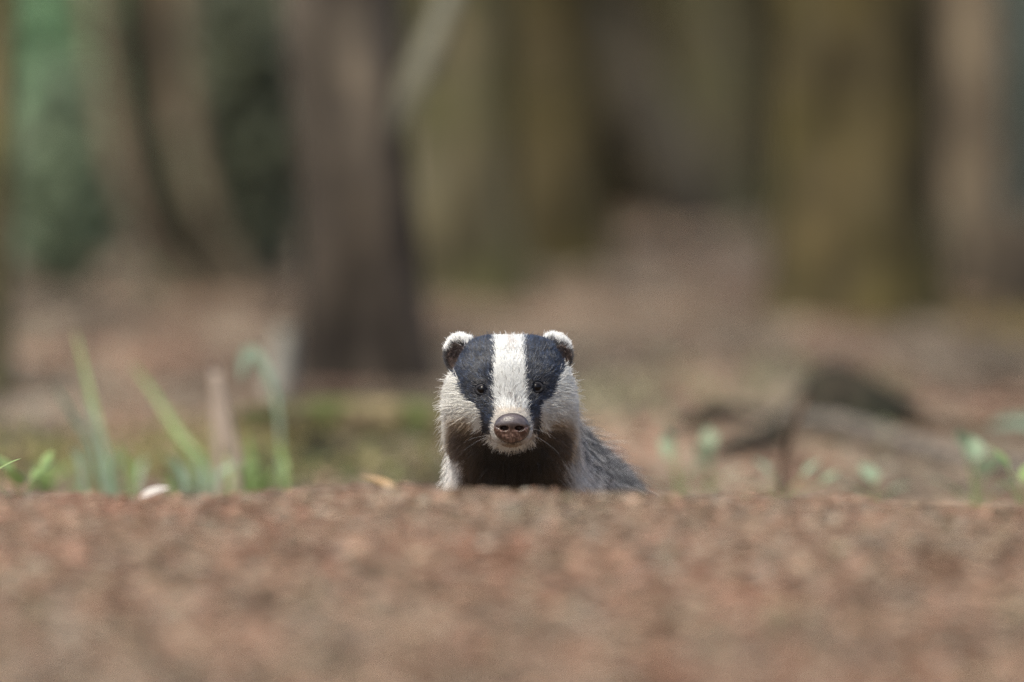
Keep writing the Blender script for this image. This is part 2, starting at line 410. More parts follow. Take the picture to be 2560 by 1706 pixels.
TREES = 'trees standing in the blurred wood'
def tree(name, label, pts, w, mat, base, top=None, height=11.0, flare=1.25, crown=True, seed=0, seg=40, taper=0.88, cat='tree', group=TREES, rough=0.05):
    """pts: the trunk's line in photo pixels from the top of the frame to its foot, base: its foot (px, py)"""
    bx, by = hit(*base)
    D = by
    path = [np.array([bx, by, g1(bx, by) - 0.12])]
    foot = np.array([bx, by, g1(bx, by)])
    path.append(foot)
    for px, py in reversed(pts):
        p = at(px, py, D)
        if p[2] > foot[2] + 0.02: path.append(p)
    R = wpx(w, D) / 2
    n_in = len(path)
    last, prev = path[-1], path[-2]
    d = (last - prev); d /= np.linalg.norm(d)
    if height:
        z = last[2]; p = last.copy()
        for q in range(5):
            step = (height - z) / 5
            d = d * 0.5 + np.array([0, 0, 1.0]) * 0.5; d /= np.linalg.norm(d)
            p = p + d / d[2] * step
            path.append(p.copy())
    P = smooth_path(path[:n_in], 26)
    if height: P = np.vstack([P, smooth_path(path[n_in - 1:], 14)[1:]])
    zz = P[:, 2] - foot[2]
    rad = R * (1 + (flare - 1) * np.exp(-np.clip(zz, 0, None) / 0.10)) * (1 - (1 - 0.3) * np.clip(zz / max(height or 1, 1), 0, 1) * (1 if height else 0))
    t = thing(name, label, cat, foot, group)
    v, f = tube(P - foot, list(rad), seg, rough, seed, ridges=0.04, cap_noise=0 if height else R * 0.9)
    # radii are given per ring
    obj('trunk', mesh_from('trunk', v, f), mat, t)
    if crown and height:
        tp = P[-1] - foot
        co = obj('crown', crowns[seed % 3], None, t, loc=(tp[0], tp[1], tp[2] - 0.6), rot=(0, 0, seed * 1.3))
        co.scale = (min(1, R / 0.085),) * 3
        for q in range(4):
            i = 28 + q * 3
            if i < len(P):
                o = obj('limb', limb_me, mat, t, loc=tuple(P[i] - foot), rot=(0, 0, q * 1.9 + seed))
    return t, foot, R

tree('oak_tree', 'dark trunk at the left edge of the photo', [(5, -20), (-5, 300), (-12, 700)], 80, B_GREY, (-15, 985), seed=1)
tree('pine_tree', 'dark bent trunk shape added for the shadow between the two bent saplings', [(340, -20), (352, 220), (378, 400), (420, 570), (470, 660)], 88, B_DARK, (520, 742), seed=2)  # dark trunk put in to draw the shadow gap between the saplings
tree('sapling', 'thin bent sapling curving to the right, the left one of two', [(232, -20), (268, 250), (302, 420), (338, 540), (385, 640)], 52, B_BROWN, (470, 755), seed=3, flare=1.1, rough=0.03)
tree('sapling', 'thin bent sapling curving to the right, nearer the near brown trunk', [(438, -20), (462, 250), (488, 430), (525, 560)], 56, B_BROWN, (610, 730), seed=4, flare=1.1, rough=0.03)
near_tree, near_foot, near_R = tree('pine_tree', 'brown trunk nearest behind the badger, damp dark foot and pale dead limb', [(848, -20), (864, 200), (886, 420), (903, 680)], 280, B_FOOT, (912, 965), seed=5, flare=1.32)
tree('beech_tree', 'grey olive trunk just above the badger and right of the pale dead limb', [(1150, -20), (1152, 300), (1156, 560)], 250, B_GREY, (1178, 745), seed=7)
tree('pine_tree', 'brown mossy trunk behind and right of the grey olive trunk', [(1380, -20), (1385, 300), (1390, 500)], 250, B_OLIVE, (1392, 690), seed=8)
tree('pine_tree', 'dark leaning trunk in the middle of the wood, slanting down to the right', [(1450, -20), (1560, 180), (1650, 330), (1705, 450)], 150, B_WET, (1750, 590), seed=9)
tree('beech_tree', 'smooth grey trunk between the leaning trunk and the big mossy trunk', [(1770, -20), (1790, 250), (1800, 450)], 210, B_GREY, (1810, 585), seed=10)
tree('oak_tree', 'biggest trunk, broad and olive with moss, on the right', [(2140, -20), (2140, 300), (2138, 560)], 372, B_OLIVE, (2145, 790), seed=11, flare=1.34)
tree('pine_tree', 'thin dark trunk shape added for the shadow gap beside the biggest trunk', [(2350, -20), (2352, 300), (2350, 500)], 100, B_DARK, (2350, 640), seed=12)  # dark trunk put in to draw the shadow beside its big neighbour
tree('beech_tree', 'pale brown trunk right of the biggest trunk', [(2436, -20), (2438, 300), (2442, 560)], 155, B_BROWN, (2462, 745), seed=13)
tree('tree_stump', 'brown stump low at the right edge beside the pale brown trunk', [(2560, 560), (2558, 650)], 130, B_BROWN, (2558, 770), height=0, seed=14, cat='stump', group=None)
tree('pine_tree', 'slim dark trunk between the bent saplings and the near brown trunk', [(690, -20), (690, 250), (685, 450)], 70, B_DARK, (680, 600), seed=15)

# pale dead limb of the near trunk
Yb = near_foot[1]
bp = [at(900, 430, Yb), at(955, 365, Yb - .03), at(1000, 280, Yb - 0.03), at(1075, 110, Yb), at(1145, -60, Yb + 0.1), at(1280, -420, Yb + .3), at(1400, -900, Yb + .5)]
v, f = tube(smooth_path(bp, 24), [wpx(30, Yb), wpx(38, Yb), wpx(37, Yb), wpx(33, Yb), wpx(28, Yb), wpx(20, Yb), 0.004], 14, 0.06, 3)
tag(obj('dead_limb', mesh_from('dead_limb', v - near_foot, f), B_PALE, near_tree), 'pale bare dead limb')

# ------------------------------------------------------------------ far wood and bushes
M_far = attr_mat('far_foliage', rough=0.7, spec=0.2, trans=0.4)
r_ = np.random.default_rng(5)
vs, fs, cs, off = [], [], [], 0
def add_cloud(center, n, box, size, pal, seed, shape='box'):
    global off
    v, f, c = leaf_cloud(n, box, size, pal, seed, shape)
    vs.append(v + np.array(center)); fs.append(f + off); cs.append(c); off += len(v)
PAL_FAR = [(.075, .08, .047), (.06, .068, .04), (.09, .083, .055), (.08, .09, .06), (.10, .088, .065)]
add_cloud((0, 40, 0.8), 20000, (15, 6.0, 1.3), 0.32, PAL_FAR, 60)
add_cloud((0, 50, 1.8), 14000, (30, 6.0, 2.2), 0.6, PAL_FAR, 61)
for (cx_, cy_, bx_, by_, sd_) in ((0, -26, 44, 5, 62), (-44, 12, 5, 40, 63), (44, 12, 5, 40, 64)):   # unseen wood round the clearing, added to cut frontal sky light
    add_cloud((cx_, cy_, 4.2), 9000, (bx_, by_, 4.6), 1.0, PAL_FAR, sd_)
for i in range(70):
    x, y = (r_.random() * 2 - 1) * 16, 33 + r_.random() * 20
    R = 0.09 + 0.12 * r_.random(); z = g1(x, y)
    P = smooth_path([(x, y, z - .1), (x + r_.normal() * .1, y, z + 2), (x + r_.normal() * .3, y, z + 8)], 8)
    v, f = tube(P, [R * 1.2, R, R * .6], 10, 0.05, i)
    f4 = np.array([q for q in f if len(q) == 4])
    vs.append(v); fs.append(f4 + off); off += len(v)
    cs.append(np.repeat(np.array([[(.10, .08, .06), (.05, .04, .03), (.14, .12, .09)][i % 3]]), len(v), 0))
me = mesh_from('far_wood', np.concatenate(vs), np.concatenate(fs), smooth=False); set_col(me, np.concatenate(cs))
tag(obj('far_wood', me, M_far), 'distant dark wood of trunks and undergrowth closing the background', 'wood', kind='stuff')

def bush(name, label, px, py_top, Y, wpix, pal, n, size, seed, hgt=None):
    x = at(px, 600, Y)[0]; z = g1(x, Y); h = hgt or (at(px, py_top, Y)[2] - z)
    t = thing(name, label, 'bush', (x, Y, z), 'bushes in the blurred wood')
    v, f, c = leaf_cloud(n, (wpx(wpix, Y) / 2, wpx(wpix, Y) / 2, h / 2), size, pal, seed)
    v[:, 2] += h / 2
    me = mesh_from('foliage', v, f, smooth=False); set_col(me, c); obj('foliage', me, M_far, t)
    for q in range(5):
        a = q * 1.26 + seed
        vv, ff = tube(smooth_path([(0, 0, -.03), (0.04 * math.cos(a), 0.04 * math.sin(a), h * .35), (wpx(wpix, Y) * .25 * math.cos(a), wpx(wpix, Y) * .25 * math.sin(a), h * .8)], 8), [0.012, 0.008, 0.004], 6)
        obj('stem', mesh_from('stem', vv, ff), B_DARK, t)
    return t
PAL_BRIGHT = [(.24, .39, .22), (.28, .43, .26), (.20, .33, .18)]  # sunlit glade's brightness put into these leaf colours
PAL_BLUE = [(.23, .29, .19), (.27, .33, .22), (.20, .25, .16)]
PAL_MID = [(.19, .205, .13), (.22, .235, .16), (.15, .165, .105)]
PAL_PALE = [(.33, .38, .31), (.38, .43, .36), (.27, .31, .25)]
bush('bush', 'bright green bush at the top left corner of the wood', 165, -400, 24, 300, PAL_BRIGHT, 420, 0.11, 71)
bush('bush', 'blue green bush below the bright one at the left', 165, 170, 19.6, 310, PAL_BLUE, 420, 0.09, 72)
bush('bush', 'low green bush seen between the two bent saplings', 430, 330, 20.2, 150, PAL_BLUE, 220, 0.08, 73)
bush('bush', 'dark green bush between the saplings and the near brown trunk', 630, -100, 20.0, 330, PAL_MID, 900, 0.08, 74)
bush('bush', 'pale blue green bush added for the light gap at the upper right edge', 2575, -300, 22, 130, PAL_PALE, 900, 0.07, 75)  # added bush, its pale leaves paint a bright gap in the wood
PAL_THICK = [(.11, .08, .038), (.14, .105, .052), (.09, .068, .034), (.115, .10, .05)]
bush('bush', 'dark brown leafless thicket behind the leaning trunk', 1580, -300, 24.5, 420, PAL_THICK, 3200, 0.07, 77)
bush('bush', 'dim olive thicket between the grey trunk and the biggest trunk', 1930, -300, 26, 260, PAL_THICK, 1800, 0.07, 78)
bush('bush', 'low dark green bush beside the foot of the biggest trunk', 2320, 540, 19.6, 110, PAL_MID, 600, 0.04, 76)

# ------------------------------------------------------------------ small plants, twigs, logs
M_grass = leaf_mat('grass_blade', (0.17, 0.25, 0.075), (0.255, 0.345, 0.13))
M_grassp = leaf_mat('pale_grass_blade', (0.24, 0.33, 0.22), (0.34, 0.43, 0.32))
M_dry = leaf_mat('dry_stalk', (0.31, 0.245, 0.19), (0.42, 0.345, 0.28), trans=0.1, rough=0.7)
M_leafg = leaf_mat('small_green_leaf', (0.24, 0.32, 0.19), (0.34, 0.42, 0.29))
M_white = leaf_mat('bleached_leaf', (0.50, 0.465, 0.42), (0.62, 0.59, 0.54), trans=0.15, rough=0.7)
M_tan = leaf_mat('tan_leaf', (0.40, 0.26, 0.13), (0.52, 0.36, 0.20), trans=0.15, rough=0.7)
M_twig = bark('twig_bark', (0.035, 0.023, 0.015), (0.075, 0.048, 0.033), (0.12, 0.085, 0.06), scale=30)
M_mosslog = bark('mossy_log_bark', (0.06, 0.045, 0.025), (0.17, 0.13, 0.08), (0.26, 0.21, 0.14), moss=(0.062, 0.075, 0.026), scale=9)
M_greylog = bark('weathered_branch_bark', (0.085, 0.072, 0.06), (0.16, 0.14, 0.118), (0.23, 0.207, 0.178), scale=14)
M_rot = bark('rotten_wood', (0.010, 0.009, 0.007), (0.022, 0.019, 0.014), (0.04, 0.035, 0.026), moss=(0.026, 0.027, 0.017), scale=12)

def plant(name, label, cat, Y, items, group=None):
    """items: (part name, pixel path from foot to tip, width px, material, twist, depth offset of the tip)"""
    fx, fy = items[0][1][0]
    x = at(fx, fy, Y)[0]; z = g1(x, Y); foot = np.array([x, Y, z])
    t = thing(name, label, cat, foot, group)
    for it in items:
        nm, pts, w, mat, tw, dy = it
        n = len(pts); W = [at(px, py, Y + dy * (i / (n - 1)) ** 1.5) for i, (px, py) in enumerate(pts)]
        W[0] = np.array([W[0][0], Y, g1(W[0][0], Y) - 0.004])
        P = smooth_path(W, 16)
        if nm in ('stem', 'stalk', 'twig'):
            v, f = tube(P - foot, [wpx(w, Y) / 2, wpx(w, Y) / 2.2, wpx(w, Y) / 3], 8, 0.06, 1)
        else:
            v, f = blade(P - foot, wpx(w, Y) * (.06 if name == 'curled_leaf' else .4), wpx(w, Y) * (.8 if name in ('curled_leaf', 'dry_stalk') else .5), twist=tw, ramp_=1.05 if name == 'curled_leaf' else 2.5)
        obj(nm, mesh_from(nm, v, f), mat, t)
    return t
GR = 'grass tufts along the far side of the bank'
plant('grass_tuft', 'tall tuft of three long grass blades at the far left', 'grass', 13.55, [
    ('blade', [(282, 1240), (235, 1130), (190, 1050), (158, 1000), (136, 962)], 33, M_grassp, 0.4, -0.05),
    ('blade', [(292, 1240), (262, 1120), (232, 1010), (205, 900), (186, 822)], 31, M_grass, -0.5, 0.1),
    ('blade', [(288, 1240), (265, 1150), (240, 1060), (212, 985)], 36, M_grassp, 0.3, 0.0)], GR)
plant('grass_tuft', 'tuft of slanting green blades left of the dry stalk', 'grass', 13.7, [
    ('blade', [(560, 1240), (505, 1150), (440, 1070), (385, 985), (326, 905)], 36, M_grass, 0.5, 0.12),
    ('blade', [(552, 1240), (500, 1180), (450, 1110), (420, 1060)], 30, M_grass, -0.3, 0.0),
    ('blade', [(545, 1240), (520, 1190), (478, 1130)], 28, M_grassp, 0.2, 0.0)], GR)
plant('grass_tuft', 'short pair of green blades right of the dry stalk', 'grass', 13.5, [
    ('blade', [(628, 1240), (628, 1170), (624, 1120), (620, 1085)], 38, M_grass, 0.2, 0.0),
    ('blade', [(715, 1235), (712, 1180), (706, 1140), (696, 1105)], 32, M_grass, 0.3, 0.05)], GR)
plant('grass_tuft', 'low tuft of short green blades beside the bleached leaf', 'grass', 13.4, [
    ('blade', [(330, 1240), (325, 1190), (308, 1140), (285, 1100)], 34, M_grass, 0.3, 0.0),
    ('blade', [(318, 1240), (336, 1190), (345, 1140)], 28, M_grass, 0.3, 0.0),
    ('blade', [(220, 1240), (205, 1180), (180, 1120)], 30, M_grassp, 0.3, 0.0)], GR)
plant('grass_tuft', 'sparse low tuft of pale blades between the bleached leaf and the dry stalk', 'grass', 13.3, [
    ('blade', [(470, 1240), (462, 1200), (446, 1165), (425, 1140)], 30, M_grassp, 0.3, 0.0),
    ('blade', [(500, 1240), (503, 1200), (512, 1160)], 26, M_grassp, 0.2, 0.0),
    ('blade', [(520, 1240), (540, 1200), (566, 1170), (590, 1160)], 26, M_grassp, 0.3, 0.0),
    ('blade', [(445, 1240), (425, 1215), (395, 1195)], 28, M_grass, 0.3, 0.0)], GR)
plant('grass_tuft', 'small dim tuft of blades just left of the tall tuft', 'grass', 13.8, [
    ('blade', [(190, 1240), (178, 1190), (160, 1150)], 34, M_grass, 0.3, 0.0),
    ('blade', [(205, 1240), (208, 1170), (200, 1110)], 30, M_grassp, 0.2, 0.0),
    ('blade', [(140, 1240), (120, 1200), (96, 1178)], 34, M_grass, 0.2, 0.0)], GR)
plant('dry_stalk', 'upright tan dry stalk with a pale head among the grass', 'stalk', 13.6, [
    ('stalk', [(600, 1245), (590, 1160), (566, 1060), (548, 980), (538, 935)], 30, M_dry, 0, 0.0),
    ('head', [(546, 985), (540, 945), (536, 920), (534, 895)], 44, M_dry, 0.6, 0.0)])
plant('curled_leaf', 'pale curled strap leaf bending over above the dry stalk', 'leaf', 13.75, [
    ('blade', [(702, 1240), (700, 1090), (688, 990), (664, 925), (638, 882), (618, 878), (606, 912), (604, 950)], 52, M_grassp, 0.2, 0.0)])
plant('pale_twig', 'blurred pale twig standing behind the curled leaf', 'twig', 15.6, [
    ('twig', [(682, 1060), (690, 980), (704, 900), (716, 825)], 80, B_PALEW, 0, 0.0)])
plant('upright_twig', 'thin brown twig sticking up on the right in front of the fallen branch', 'twig', 13.6, [
    ('twig', [(1948, 1240), (1960, 1150), (1980, 1080), (2008, 1010), (2028, 985)], 17, M_twig, 0, 0.0)])
# blade in focus at the left edge
plant('grass_shoot', 'single sharp grass blade poking in at the left edge', 'grass', 12.0, [
    ('blade', [(-60, 1260), (-30, 1200), (0, 1170), (28, 1155), (54, 1146)], 14, M_grass, 0.3, 0.0)])

def random_tuft(label, px, n, seed, mats, hmax):
    r = np.random.default_rng(seed); items = []
    for i in range(n):
        x0 = px + r.normal() * 22; h = hmax * (.45 + .55 * r.random()); lean = r.normal() * .45 * h
        items.append(('blade', [(x0, 1240), (x0 + lean * .25, 1232 - h * .4), (x0 + lean * .6, 1228 - h * .75), (x0 + lean, 1225 - h)], 22 + 12 * r.random(), mats[i % len(mats)], r.normal() * .5, r.normal() * .06))
    plant('grass_tuft', label, 'grass', 13.4 + .5 * r.random(), items, GR)
random_tuft('dense low tuft of fresh green blades under the slanting blades', 470, 10, 31, [M_grass, M_grass, M_grassp], 100)
random_tuft('dense low tuft of fresh green blades at the foot of the tall tuft', 270, 10, 32, [M_grass, M_grass, M_grassp], 105)
random_tuft('low bushy tuft of green blades by the foot of the dry stalk', 600, 8, 33, [M_grass], 90)
random_tuft('small bright tuft of blades next to the leafy plant at the left', 110, 8, 34, [M_grass], 80)
random_tuft('thin dark green tuft furthest to the right among the grass, before the log', 690, 5, 35, [M_grass], 85)

def lay_leaf(name, label, px, py, Y, L, W, mat, rot, group=None):
    p = at(px, py, Y); v, f = leaf_mesh(L, W, 0.15, 0.35)
    v = v - np.array([0, L / 2, 0]); z = g1(p[0], Y) + 0.006
    o = obj(name, mesh_from(name, v, f), mat, loc=(p[0], Y, z + W * 0.25), rot=rot)
    tag(o, label, 'leaf', group); return o
lay_leaf('dead_leaf', 'bleached white dead leaf lying on the bank among the grass', 380, 1212, 11.35, 0.042, 0.022, M_white, (0.5, 0.35, -1.75), 'dead leaves on the bank')
lay_leaf('dead_leaf', 'tan dead leaf on the bank left of the badger', 950, 1195, 11.3, 0.05, 0.03, M_tan, (0.5, 0.0, 1.2), 'dead leaves on the bank')

def seedling(label, px, py_foot, Y, leaves, stem_h, mat=M_leafg):
    x = at(px, py_foot, Y)[0]; z = g1(x, Y)
    t = thing('seedling', label, 'plant', (x, Y, z), 'small leafy plants on the right')
    for i, (dx, dyp, L, W, rz, rx) in enumerate(leaves):
        ex = dx * K * Y; top = at(px + dx, py_foot + dyp, Y)[2] - z
        v, f = tube(smooth_path([(0, 0, -.004), (ex * .3, 0, top * .6), (ex, 0, max(top, .008))], 8), [0.0014, 0.0011, 0.0009], 6)
        obj('stem', mesh_from('stem', v, f), M_grass, t)
        v, f = leaf_mesh(L * .85, W * .75, 0.25, 0.15)
        obj('leaf', mesh_from('leaf', v, f), mat, t, loc=(ex, 0, max(top, .008)), rot=(rx, 0, rz))
    return t
seedling('upright pale green plant nearest the badger on the right', 1700, 1240, 13.6, [(-30, -95, .036, .024, .4, 1.0), (20, -50, .04, .026, -2.2, .7), (-10, -20, .05, .026, 1.6, .3), (40, -10, .045, .024, -1.3, .3), (-20, -130, .03, .02, 2.5, 1.1)], .05)
seedling('taller green plant second from the badger on the right', 1775, 1240, 13.8, [(0, -120, .034, .026, .2, 1.1), (-10, -80, .042, .03, 2.8, .9), (30, -40, .04, .024, -1.4, .5), (-30, -25, .04, .024, 1.4, .3)], .06)
seedling('low plant of rounded pale leaves at the foot of the upright twig', 1950, 1245, 13.4, [(-25, -60, .034, .03, 1.2, .8), (60, -55, .036, .032, -1.2, .8), (110, -40, .032, .028, -.8, .6), (-50, -25, .03, .026, 1.8, .3)], .03)
seedling('low plant of rounded pale leaves midway along the right bank', 2185, 1250, 13.4, [(0, -45, .04, .034, .6, .8), (-45, -25, .034, .03, 1.6, .5), (40, -20, .036, .03, -1.4, .4)], .02)
seedling('large pale green plant at the lower right', 2440, 1260, 13.3, [(0, -110, .04, .036, .3, 1.1), (20, -70, .046, .04, -2.6, .9), (-60, -40, .04, .032, 1.6, .5), (50, -30, .04, .034, -1.4, .5), (-30, -140, .03, .03, 2.4, 1.2)], .05)
seedling('bright green plant cut by the lower right edge', 2560, 1265, 12.9, [(-40, -95, .04, .03, 1.1, .9), (0, -60, .04, .03, -.6, .9), (-30, -40, .034, .026, 1.9, .5)], .05, M_grass)
seedling('leafy green plant at the lower left edge', 50, 1245, 12.8, [(-20, -60, .04, .03, 1.0, .8), (30, -45, .044, .034, -1.0, .7), (0, -30, .04, .03, 2.7, .8), (-50, -20, .036, .028, 1.6, .3), (60, -75, .03, .02, -.6, 1.0)], .03, M_grass)
plant('strap_leaf', 'green strap leaf arching in from the right edge', 'leaf', 14.3, [
    ('blade', [(2640, 1240), (2630, 1120), (2590, 1062), (2530, 1052), (2470, 1066)], 66, M_grassp, 0.2, 0.0)])

def lying(name, label, pts, rad, mat, cat, seg=14, rough=0.12, seed=0, sink=0.35):
    """a log or branch lying on the ground, given by (px, py) points on the ground"""
    W = []
    for (px, py, lift) in pts:
        x, y = hit(px, py); W.append((x, y, g1(x, y) + lift))
    W = np.array(W); W[:, 2] += max(rad) * (1 - sink)
    P = smooth_path(W, 26); c = P[0].copy()
    v, f = tube(P - c, rad, seg, rough, seed, ridges=0.05)
    o = obj(name, mesh_from(name, v, f), mat, loc=c); tag(o, label, cat); return o
lying('fallen_log', 'mossy fallen log lying on the ground to the left behind the badger', [(600, 1078, 0), (760, 1090, 0.004), (960, 1092, 0), (1150, 1098, 0)], [0.008, 0.024, 0.031, 0.028], M_mosslog, 'log', seed=5)
lying('dark_stick', 'short dark stick shape added for the shaded hollow in front of the mossy log', [(735, 1150, 0), (800, 1142, 0.006), (875, 1150, 0)], [0.006, 0.013, 0.006], M_rot, 'stick', seed=12)  # dark shape put in where the log has only a shaded hole
def moss(n, x0, x1, y0, y1, pal, seed):
    r = np.random.default_rng(seed)
    v, f, c = leaf_cloud(n, (1, 1, 1), 0.018, pal, seed)
    ctr = v.reshape(-1, 4, 3).mean(1); loc = v.reshape(-1, 4, 3) - ctr[:, None]
    x = x0 + (x1 - x0) * r.random(n); y = y0 + (y1 - y0) * np.clip(.5 + .22 * r.normal(size=n), 0, 1)
    keep = vnoise(x * 7, y * 4, seed) + .25 * r.normal(size=n) > .38
    P = loc + np.stack([x, y, gz(x, y) + .004 + .006 * r.random(n)], 1)[:, None]
    P = P[keep]; m = len(P)
    return P.reshape(-1, 3), (np.arange(m)[:, None] * 4 + np.arange(4)[None]), np.repeat(c.reshape(n, 4, 3)[keep, 0], 4, 0)
off, VV, FF, CC = 0, [], [], []
for a in ((2300, -.72, -.10, 14.0, 15.0, [(.25, .20, .10), (.20, .18, .07), (.14, .15, .05)], 41), (1000, -.34, -.05, 13.9, 14.8, [(.09, .105, .045), (.13, .13, .06), (.10, .09, .05)], 42),
          (1600, .68, .95, 17.2, 18.6, [(.22, .17, .06), (.17, .15, .055), (.26, .19, .08)], 43), (700, .02, .55, 14.6, 16.6, [(.20, .21, .11), (.26, .23, .15)], 44)):
    v, f, c = moss(*a); VV.append(v); FF.append(f + off); CC.append(c); off += len(v)
me = mesh_from('moss', np.concatenate(VV), np.concatenate(FF), smooth=False); set_col(me, np.concatenate(CC))
tag(obj('moss', me, M_litter), 'patchy olive and ochre moss growing on the forest floor', 'moss', kind='stuff')
lying('fallen_branch', 'long curved grey fallen branch on the right', [(1980, 1085, 0.012), (2120, 1105, 0.012), (2300, 1145, 0.004), (2470, 1175, 0), (2660, 1190, 0)], [0.009, 0.012, 0.012, 0.010, 0.008], M_greylog, 'branch', seed=6)
lying('dark_stick', 'short dark stick lying left of the upright twig', [(1690, 1075, 0), (1790, 1055, 0.004), (1900, 1050, 0)], [0.006, 0.010, 0.006], M_rot, 'stick', seed=7)
lying('dark_stick', 'dark rotten stick in front, just left of the upright twig', [(1800, 1140, 0), (1880, 1125, 0.004), (1960, 1112, 0)], [0.008, 0.011, 0.007], M_rot, 'stick', seed=8)
lying('dark_stick', 'thin dark twig lying right of the rotten stump towards the right edge', [(2230, 1070, 0.004), (2350, 1085, 0.008), (2520, 1092, 0.004), (2640, 1085, 0)], [0.004, 0.006, 0.005, 0.003], M_twig, 'stick', seed=9)
lying('dark_stick', 'thin pale twig crossing in front of the rotten stump', [(1890, 1080, 0.0), (1985, 1060, 0.02), (2070, 1040, 0.035)], [0.004, 0.006, 0.004], M_greylog, 'stick', seed=10)
# rotten stump hump
x, y = hit(2120, 1078)
v, f = [], []
th = np.linspace(0, 2 * math.pi, 28, endpoint=False); prof = [(1.25, -0.02), (1.0, 0.016), (0.70, 0.043), (0.42, 0.072), (0.18, 0.086)]
for ri, (rr, zz) in enumerate(prof):
    wob = 1 + 0.12 * np.sin(3 * th + 1) + 0.08 * np.sin(7 * th + ri)
    for t_, w_ in zip(th, wob): v.append((math.cos(t_) * rr * 0.080 * w_ * 1.2 - (0.018 if ri > 2 else 0), math.sin(t_) * rr * 0.05 * w_, zz))
n = len(th)
for ri in range(len(prof) - 1):
    for j in range(n):
        a, b = ri * n + j, ri * n + (j + 1) % n; f.append((a, b, b + n, a + n))
v.append((-0.018, 0, 0.09)); f += [(len(v) - 1, (len(prof) - 1) * n + j, (len(prof) - 1) * n + (j + 1) % n) for j in range(n)]
tag(obj('rotten_stump', mesh_from('rotten_stump', v, f), M_rot, loc=(x, y, g1(x, y))), 'low dark rotten stump behind the grey fallen branch', 'stump')

#BADGER
# ------------------------------------------------------------------ the badger (millimetres, X right, Y away from the camera, Z up, nose at 0)
PXMM = 0.1238                                     # mm per unit of the marking plan
NOSE_W = at(1278.5, 1071.3, 11.945)
FLOOR = -0.222
BASE = np.array([0.03, 12.25, FLOOR])
ZF = (FLOOR - NOSE_W[2]) * 1000                   # ground under its feet in badger millimetres

def ell(P, c, r):
    q = [(P[i] - c[i]) for i in range(3)]
    k0 = np.sqrt(sum((q[i] / r[i]) ** 2 for i in range(3))); k1 = np.sqrt(sum((q[i] / r[i] ** 2) ** 2 for i in range(3))) + 1e-9
    return k0 * (k0 - 1) / k1
def cap(P, a, b, ra, rb):
    a, b = np.array(a, float), np.array(b, float); ab = b - a; L2 = ab.dot(ab)
    t = np.clip(sum((P[i] - a[i]) * ab[i] for i in range(3)) / L2, 0, 1)
    return np.sqrt(sum((P[i] - a[i] - t * ab[i]) ** 2 for i in range(3))) - (ra + (rb - ra) * t)
def smin(a, b, k):
    h = np.clip(0.5 + 0.5 * (b - a) / k, 0, 1)
    return b + (a - b) * h - k * h * (1 - h)
def smax(a, b, k): return -smin(-a, -b, k)

EARS = [((-54, 110, 74), (17, 9.5, 21.5), (-58, 100, 71), (10.5, 9, 13.5)), ((46.5, 110, 74), (17.5, 9.5, 21.5), (52.5, 100, 69.5), (10.5, 9, 13.5))]
EYES = [(-31.6, 39.2), (27.2, 41.7)]

def body_sdf(P):
    d = ell(P, (-1, 94, 43), (57, 62, 49))
    for s in (-1, 1):
        d = smin(d, ell(P, (s * 24 - 1, 100, 57), (32, 36, 33)), 10)
    d = smin(d, cap(P, (0, 31, 2.5), (0, 78, 33), 21, 41), 14)
    d = smin(d, ell(P, (0, 33, -6), (19, 22, 12.5)), 8)
    d = smin(d, ell(P, (-40, 98, 24), (28, 36, 34)), 12)
    d = smin(d, ell(P, (34, 98, 24), (28, 36, 34)), 12)
    d = smin(d, ell(P, (-34, 125, -2), (33, 40, 40)), 14)
    d = smin(d, ell(P, (30, 125, -2), (33, 40, 40)), 14)
    for c, r, _, _ in EARS:
        d = smin(d, ell(P, c, r), 6)
    d = smin(d, cap(P, (0, 120, 20), (5, 205, -72), 60, 72), 18)
    d = smin(d, cap(P, (14, 215, -88), (42, 430, -135), 70, 98), 25)
    d = smin(d, cap(P, (42, 430, -135), (58, 560, -150), 98, 90), 25)
    d = smin(d, cap(P, (62, 620, -150), (80, 760, -190), 34, 14), 20)
    d = smin(d, ell(P, (35, 260, -60), (56, 90, 56)), 22)
    for sx in (-1, 1):
        x0 = 12 + sx * 48
        d = smin(d, cap(P, (x0, 225, -120), (x0 + sx * 8, 235, -200), 38, 30), 18)
        d = smin(d, cap(P, (x0 + sx * 8, 235, -200), (x0 + sx * 6, 215, ZF + 24), 28, 22), 12)
        d = smin(d, ell(P, (x0 + sx * 6, 195, ZF + 15), (24, 38, 16)), 10)
        x1 = 55 + sx * 55
        d = smin(d, cap(P, (x1, 540, -160), (x1 + sx * 8, 515, -215), 52, 36), 18)
        d = smin(d, cap(P, (x1 + sx * 8, 515, -215), (x1 + sx * 8, 560, ZF + 24), 30, 22), 12)
        d = smin(d, ell(P, (x1 + sx * 8, 535, ZF + 14), (24, 48, 15)), 10)
    for _, _, c, r in EARS:
        d = smax(d, -ell(P, c, r), 3)
    return d

